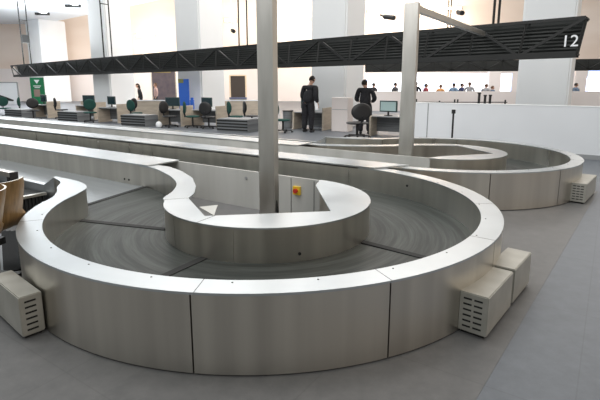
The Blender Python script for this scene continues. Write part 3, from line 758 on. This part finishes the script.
for f in ((0,1,2),(5,4,3),(0,3,4,1),(1,4,5,2),(2,5,3,0)): bm.faces.new([v[q] for q in f])
obj('arrow', bm, 'paper', t, smooth=False)
for q, (a, b) in enumerate(((-.2, .2), (-.14, .14))):
    bm = BM(); box(bm, a, b, -.006, 0, zt-.46-q*.08, zt-.42-q*.08); obj('caption_strip', bm, 'paper', t, smooth=False)
bm = BM(); box(bm, -.2, .12, -.006, 0, zt-1.0, zt-.62); obj('picture_patch', bm, mat('pink_patch', (.35,.25,.22), .6), t, smooth=False)
bm = BM(); box(bm, -w/2-.05, w/2+.05, -.15, .2, 0, .04); obj('foot', bm, 'grey', t, smooth=False)
# white display board at the extreme left
a = atY(-12, 82, 26); b = atY(16.5, 82, 26); t = thing('display_board', 'white board on a thin frame with dark shape, at far left', 'display board', ((a.x+b.x)/2, 26, 0)); w = b.x-a.x
bm = BM(); box(bm, -w/2, w/2, 0, .04, .5, a.z-.05); obj('panel', bm, 'white', t, smooth=False)
bm = BM(); box(bm, -w/2-.04, -w/2, -.02, .06, 0, a.z); box(bm, w/2, w/2+.04, -.02, .06, 0, a.z); box(bm, -w/2, w/2, -.02, .06, a.z-.05, a.z); obj('frame', bm, 'grey', t, smooth=False)
bm = BM(); v0 = [(w/2-1.5,.75), (w/2-1.4,1.0), (w/2-1.0,1.0), (w/2-.6,.86), (w/2-.25,.72), (w/2-.3,.66)]
A_ = [bm.verts.new((x, -.012, z)) for x, z in v0]; B_ = [bm.verts.new((x, 0, z)) for x, z in v0]
bm.faces.new(A_); bm.faces.new(B_[::-1]); [bm.faces.new((A_[q], B_[q], B_[(q+1)%6], A_[(q+1)%6])) for q in range(6)]; obj('emblem', bm, 'black', t, smooth=False)

# long low partition behind the desks
ca, cb_ = fl(82, 24), fl(262, 24)
t = thing('low_partition', 'long pale low partition with a white top rail behind the desks', 'partition', (ca.x, 24, 0)); Lr = cb_.x-ca.x
bm = BM(); box(bm, 0, Lr, 0, .06, 0, .74); obj('panel', bm, 'beige', t, smooth=False)
bm = BM(); box(bm, 0, Lr, -.02, .08, .74, .79); obj('top_rail', bm, 'paper', t, smooth=False)

# ------------------------------------------------------------------ check-in positions
def desk_proto():
    t = thing('counter_desk', 'x', 'desk'); t.scale = (1, 1, .85)
    obj('side_panel', rbox(.55, .61, -.35, .35, 0, .92, .004, 1), 'beige', t, smooth=False)
    obj('side_panel', rbox(-.61, -.55, -.35, .35, 0, .74, .004, 1), 'beige', t, smooth=False)
    obj('desktop', rbox(-.55, .55, -.33, .33, .70, .74, .004, 1), 'grey', t, smooth=False)
    obj('modesty_panel', rbox(-.55, .55, .25, .29, .12, .70, .004, 1), 'greydk', t, smooth=False)
    return t
def monitor_proto():
    t = thing('monitor', 'x', 'monitor'); t.scale = (1.25, 1.25, 1.15)
    obj('screen', rbox(-.24, .24, -.02, .02, .10, .40, .006, 1), 'screen', t)
    bm = BM(); tube(bm, (0,.0,.01), (0,.0,.14), .025, 8); obj('stand', bm, 'black', t)
    bm = BM(); tube(bm, (0,0,0), (0,0,.015), .11, 16); obj('base', bm, 'black', t)
    bm = BM(); box(bm, -.21, .21, -.024, -.02, .13, .37); obj('display', bm, 'darkglass', t, smooth=False)
    return t
def chair_proto(m):
    t = thing('office_chair', 'x', 'chair'); t.scale = (1.1, 1.1, .88)
    bm = BM(); bmesh.ops.create_uvsphere(bm, u_segments=16, v_segments=10, radius=1)
    for v in bm.verts: v.co = Vector((v.co.x*.25, v.co.y*.24, max(-.6, min(.6, v.co.z))*.06+.47))
    obj('seat', bm, m, t)
    bm = BM(); bmesh.ops.create_uvsphere(bm, u_segments=16, v_segments=12, radius=1)
    for v in bm.verts: v.co = Vector((v.co.x*.23, max(-.6, min(.6, v.co.y))*.06+.26-.03*v.co.x**2, v.co.z*.27+.84))
    obj('backrest', bm, m, t)
    bm = BM(); bar(bm, (0,.24,.44), (0,.29,.72), .06, .02); obj('back_support', bm, 'black', t, smooth=False)
    bm = BM(); tube(bm, (0,0,.08), (0,0,.44), .03); obj('gas_lift', bm, 'black', t)
    bm = BM()
    for k in range(5):
        a = 2*PI*k/5; bar(bm, (0,0,.09), (.28*math.cos(a), .28*math.sin(a), .07), .04, .03)
        tube(bm, (.28*math.cos(a)-.02, .28*math.sin(a), .03), (.28*math.cos(a)+.02, .28*math.sin(a), .03), .03, 10)
    obj('wheel_base', bm, 'black', t)
    return t
def scale_proto():
    t = thing('weighing_conveyor', 'x', 'conveyor')
    bm = BM(); prism(bm, [(-.62,-.35), (.62,-.35), (.62,.35), (-.62,.35)], 0, .42)
    obj('housing', bm, 'greydk', t, smooth=False)
    obj('belt', rbox(-.58, .58, -.3, .3, .42, .44, .004, 1), 'grey', t, smooth=False)
    bm = BM()
    for k in range(4): box(bm, -.63, .63, -.36, -.35, .05+k*.1, .10+k*.1)
    obj('bumper', bm, 'rail', t, smooth=False)
    return t
DR = math.radians(-27)
used = []; pr = scale_proto()
for px, Y, lab in [(21, 22.0, 'low grey weighing conveyor at the far left, leftmost'), (75, 20.2, 'low grey weighing conveyor, second from the left'),
                   (140, 18.0, 'low grey weighing conveyor, third from the left'), (238, 15.9, 'low grey weighing conveyor immediately left of the near steel post')]:
    c = fl(px, Y); place(pr, used, (c.x, c.y, 0), DR, lab, 'low weighing conveyors between desks')
used = []; pr = desk_proto(); used2 = []; pm = monitor_proto()
spots = [(47, 22.6, 'left end desk of the row, near the green banner'), (92, 21.6, 'second desk from the left'), (115, 19.7, 'third desk, left of the third weighing conveyor'),
         (176, 18.2, 'desk behind the tall black chair'), (210, 17.9, 'desk left of the fourth weighing conveyor'), (312, 16.6, 'desk beside the man with papers'), (391, 14.4, 'desk before the man seen from behind')]
for k, (px, Y, lab) in enumerate(spots):
    c = fl(px, Y); place(pr, used, (c.x, c.y, 0), DR, 'beige sided check-in desk, ' + lab, 'check-in desks')
    place(pm, used2, (c.x-.1, c.y+.05, .63), DR+(.3 if k % 2 else -.2), 'dark green monitor on the ' + lab, 'monitors on the check-in desks')
lastm = [q for q in bpy.data.objects if q.get('category') == 'monitor' and 'seen from behind' in q['label']][0]
lastm['label'] = 'monitor with a pale greenish screen on the desk before the man seen from behind'
for ch in lastm.children:
    if ch.name.startswith('display'): ch.data = ch.data.copy(); ch.data.materials[0] = M['paleglass']
used = []; pg = chair_proto('green_seat')
for px, Y, r, lab in [(6.5, 23, .9, 'dark green chair at the extreme left beside the display board'), (14, 22.6, -1.2, 'dark green chair left of the green banner'),
                      (91, 19.6, .4, 'dark green chair right of the second weighing conveyor'), (137, 19.2, 2.6, 'dark green chair just behind the third weighing conveyor'),
                      (193, 17.2, 1.7, 'dark green chair between the desks, low seat'), (236.5, 17.2, 2.0, 'dark green chair rising behind the fourth weighing conveyor'),
                      (283, 15.5, 1.2, 'dark green chair just right of the near steel post')]:
    c = fl(px, Y); place(pg, used, (c.x, c.y, 0), r, lab, 'office chairs at the desks')
used = []; pb = chair_proto('black')
for px, Y, r, lab in [(34, 21.0, .5, 'black chair just left of the left end desk'), (63, 21.8, 2.2, 'black chair between the left end desk and the second desk'),
                      (130, 20.9, -.6, 'black chair beyond the third weighing conveyor, right of the third desk'), (209, 16.9, 2.9, 'black chair left of the fourth weighing conveyor'),
                      (252, 17.6, 1.9, 'black chair half hidden behind the left of the near steel post'), (170, 17.4, 1.1, 'black chair beside the white bag, right of the third weighing conveyor'), (357, 13.9, 3.4, 'large black chair behind the man seen from the back')]:
    c = fl(px, Y); place(pb, used, (c.x, c.y, 0), r, lab, 'black office chairs')
bpy.data.objects[[q.name for q in bpy.data.objects if q.get('label', '').startswith('large black chair')][0]].scale = (1.4, 1.3, .95)
# chair green lumbar strip, waste bin, grey cabinet, white bag
c = fl(288, 16.9); t = thing('waste_bin', 'dark grey waste bin beside the man with papers', 'waste bin', (c.x, c.y, 0), DR)
bm = BM(); tube(bm, (0,0,0), (0,0,.62), .15, 18, .19); obj('body', bm, 'greydk', t); bm = BM(); tube(bm, (0,0,.62), (0,0,.66), .2, 18); obj('rim', bm, 'black', t)
c = fl(342, 15.9); t = thing('grey_cabinet', 'pale grey cabinet standing at the foot of the middle column', 'cabinet', (c.x, c.y, 0), GRID)
obj('body', rbox(-.31, .31, -.2, .2, 0, 1.15, .01, 1), 'pink', t, smooth=False); bm = BM(); box(bm, -.29, .29, -.206, -.2, .74, .755); obj('drawer_gap', bm, 'grey', t, smooth=False)
c = fl(159, 17.2); bm = BM(); bmesh.ops.create_uvsphere(bm, u_segments=12, v_segments=8, radius=1)
for v in bm.verts: v.co = Vector((v.co.x*.12, v.co.y*.1, max(v.co.z, -.8)*.13+.105))
tag(obj('white_bag', bm, 'paper', loc=(c.x, c.y, 0)), 'small crumpled white bag on the floor by the third weighing conveyor', 'bag')

# ------------------------------------------------------------------ lamps and cameras
k = 0
def wallwash(px, py, Y, w, label, grp='warm strip lights high on the back wall'):
    c = atY(px, py, Y); t = thing('strip_light', label, 'strip light', c, 0, grp)
    bm = BM(); box(bm, -w/2, w/2, -.5, -.42, -.12, .12); obj('diffuser', bm, 'lampwarm', t, smooth=False)
    bm = BM(); box(bm, -w/2-.05, w/2+.05, -.42, -.3, -.16, .16); [box(bm, x-.04, x+.04, -.3, .07, -.04, .04) for x in (-w/2+.1, w/2-.1)]; obj('housing', bm, 'beige', t, smooth=False)
for px, py, w, lab in [(147, 36, 1.6, 'warm strip light right of the fourth column from the right'), (231, 21, 1.0, 'warm strip light beside the paired hanger rods'),
                       (296, 20, 2.6, 'warm strip light between near post and middle column'), (432, 9, 5.0, 'warm strip light over the armed post\'s beam'), (378, 12, 2.0, 'warm strip light right of the middle column')]:
    wallwash(px, py, YB-.1, w, lab); c = atY(px, py, YB-3.0); area('wash_lamp', (c.x, c.y, c.z), w, 90*w, (1,.86,.7), (PI/2, 0, 0), .4)
# spotlights under the soffit
used = []
pr = thing('spotlight', 'x', 'spotlight')
bm = BM(); box(bm, -.7, .3, -.12, .12, -.16, 0); obj('housing', bm, 'rail', pr, smooth=False)
bm = BM(); box(bm, -.2, .2, -.5, -.1, -.04, .02); obj('lens', bm, 'lampwhite', pr, smooth=False)
for px, py, lab in [(45, 14, 'small dark spotlight under the white ceiling, left one'), (76, 6, 'small dark spotlight under the white ceiling, right one')]:
    c = at(px, py, 6.9); place(pr, used, (c.x, c.y, 6.98), .1, lab, 'spotlights under the white ceiling')
used = []
pr = thing('security_camera', 'x', 'camera')
bm = BM(); tube(bm, (0,.3,0), (0,-.3,-.12), .12, 14); obj('body', bm, 'black', pr)
bm = BM(); tube(bm, (0,.3,0), (0,.55,.1), .05, 8); obj('bracket', bm, 'rail', pr)
for px, py, r, lab in [(389.5, 16, .8, 'black security camera left of the armed post'), (460.5, 11.5, 0, 'black security camera right of the armed post'), (233, 30, .3, 'black security camera left of the paired hanger rods')]:
    c = atY(px, py, 24 if px > 300 else 30); o = place(pr, used, c, r, lab, 'security cameras on thin poles')
for o in list(bpy.data.objects):
    if o.name.startswith('security_camera'):
        up = 13.0-o.location.z; bm = BM(); tube(bm, (0,.5,.1), (0,.5,up), .015, 6); obj('ceiling_rod', bm, 'column', o)

# ------------------------------------------------------------------ light
area('hall_fill', (-2, 24, 11), 14, 1900, (1,.96,.92))  # hall fills: unseen area lights added over the desks to brighten the back walls
area('hall_fill', (12, 26, 11), 14, 1500, (1,.95,.9))
area('hall_fill', (-20, 32, 6.6), 8, 1200, (1,.95,.9))
area('wall_lamp', (-12, 38, 1.2), 10, 500, (1,.84,.68), (math.radians(120), 0, 0))
area('wall_lamp', (6, 37, 3.2), 18, 900, (1,.84,.7), (math.radians(120), 0, 0))
area('soffit_fill', (-17, 28, 3.2), 10, 2200, (.93,.97,1), (PI, 0, 0))  # unseen floating area light, added to brighten the soffit
area('front_fill', (-3, 5, 9), 10, 1000, (1,.98,.96), (math.radians(62), 0, 0))  # unseen light from the camera side, added to whiten the columns
area('overhead_fill', (0, 5.5, 6.5), 3, 60, (1,.97,.93))  # extra overhead fill, added without any fixture
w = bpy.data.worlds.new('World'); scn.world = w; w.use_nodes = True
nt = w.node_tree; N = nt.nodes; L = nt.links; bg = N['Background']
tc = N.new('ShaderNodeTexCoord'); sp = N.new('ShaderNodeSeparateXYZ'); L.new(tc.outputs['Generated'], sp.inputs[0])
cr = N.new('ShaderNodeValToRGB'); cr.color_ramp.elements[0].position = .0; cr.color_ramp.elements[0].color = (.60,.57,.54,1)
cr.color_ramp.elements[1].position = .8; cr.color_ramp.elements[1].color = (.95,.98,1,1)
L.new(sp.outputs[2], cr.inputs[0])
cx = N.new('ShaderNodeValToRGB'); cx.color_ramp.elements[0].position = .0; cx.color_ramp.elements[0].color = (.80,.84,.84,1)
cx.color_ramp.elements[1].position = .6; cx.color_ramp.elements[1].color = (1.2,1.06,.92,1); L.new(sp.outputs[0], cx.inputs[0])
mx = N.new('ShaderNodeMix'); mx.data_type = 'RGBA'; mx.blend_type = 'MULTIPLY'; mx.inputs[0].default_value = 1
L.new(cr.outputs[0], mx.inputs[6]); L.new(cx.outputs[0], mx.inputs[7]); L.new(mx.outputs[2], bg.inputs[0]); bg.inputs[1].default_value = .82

# ------------------------------------------------------------------ camera
cd = bpy.data.cameras.new('camera'); cd.sensor_width = 36; cd.sensor_fit = 'HORIZONTAL'; cd.lens = F/600*36
cd.shift_y = -(200-PPY)/600; cd.clip_end = 300
co = bpy.data.objects.new('camera', cd); co.location = (0, 0, H); co.rotation_euler = (PI/2-TH, 0, 0); link(co); scn.camera = co
scn.view_settings.view_transform = 'Standard'; scn.view_settings.look = 'None'; scn.view_settings.gamma = 1
scn.view_settings.exposure = 0.08; scn.view_settings.use_curve_mapping = False
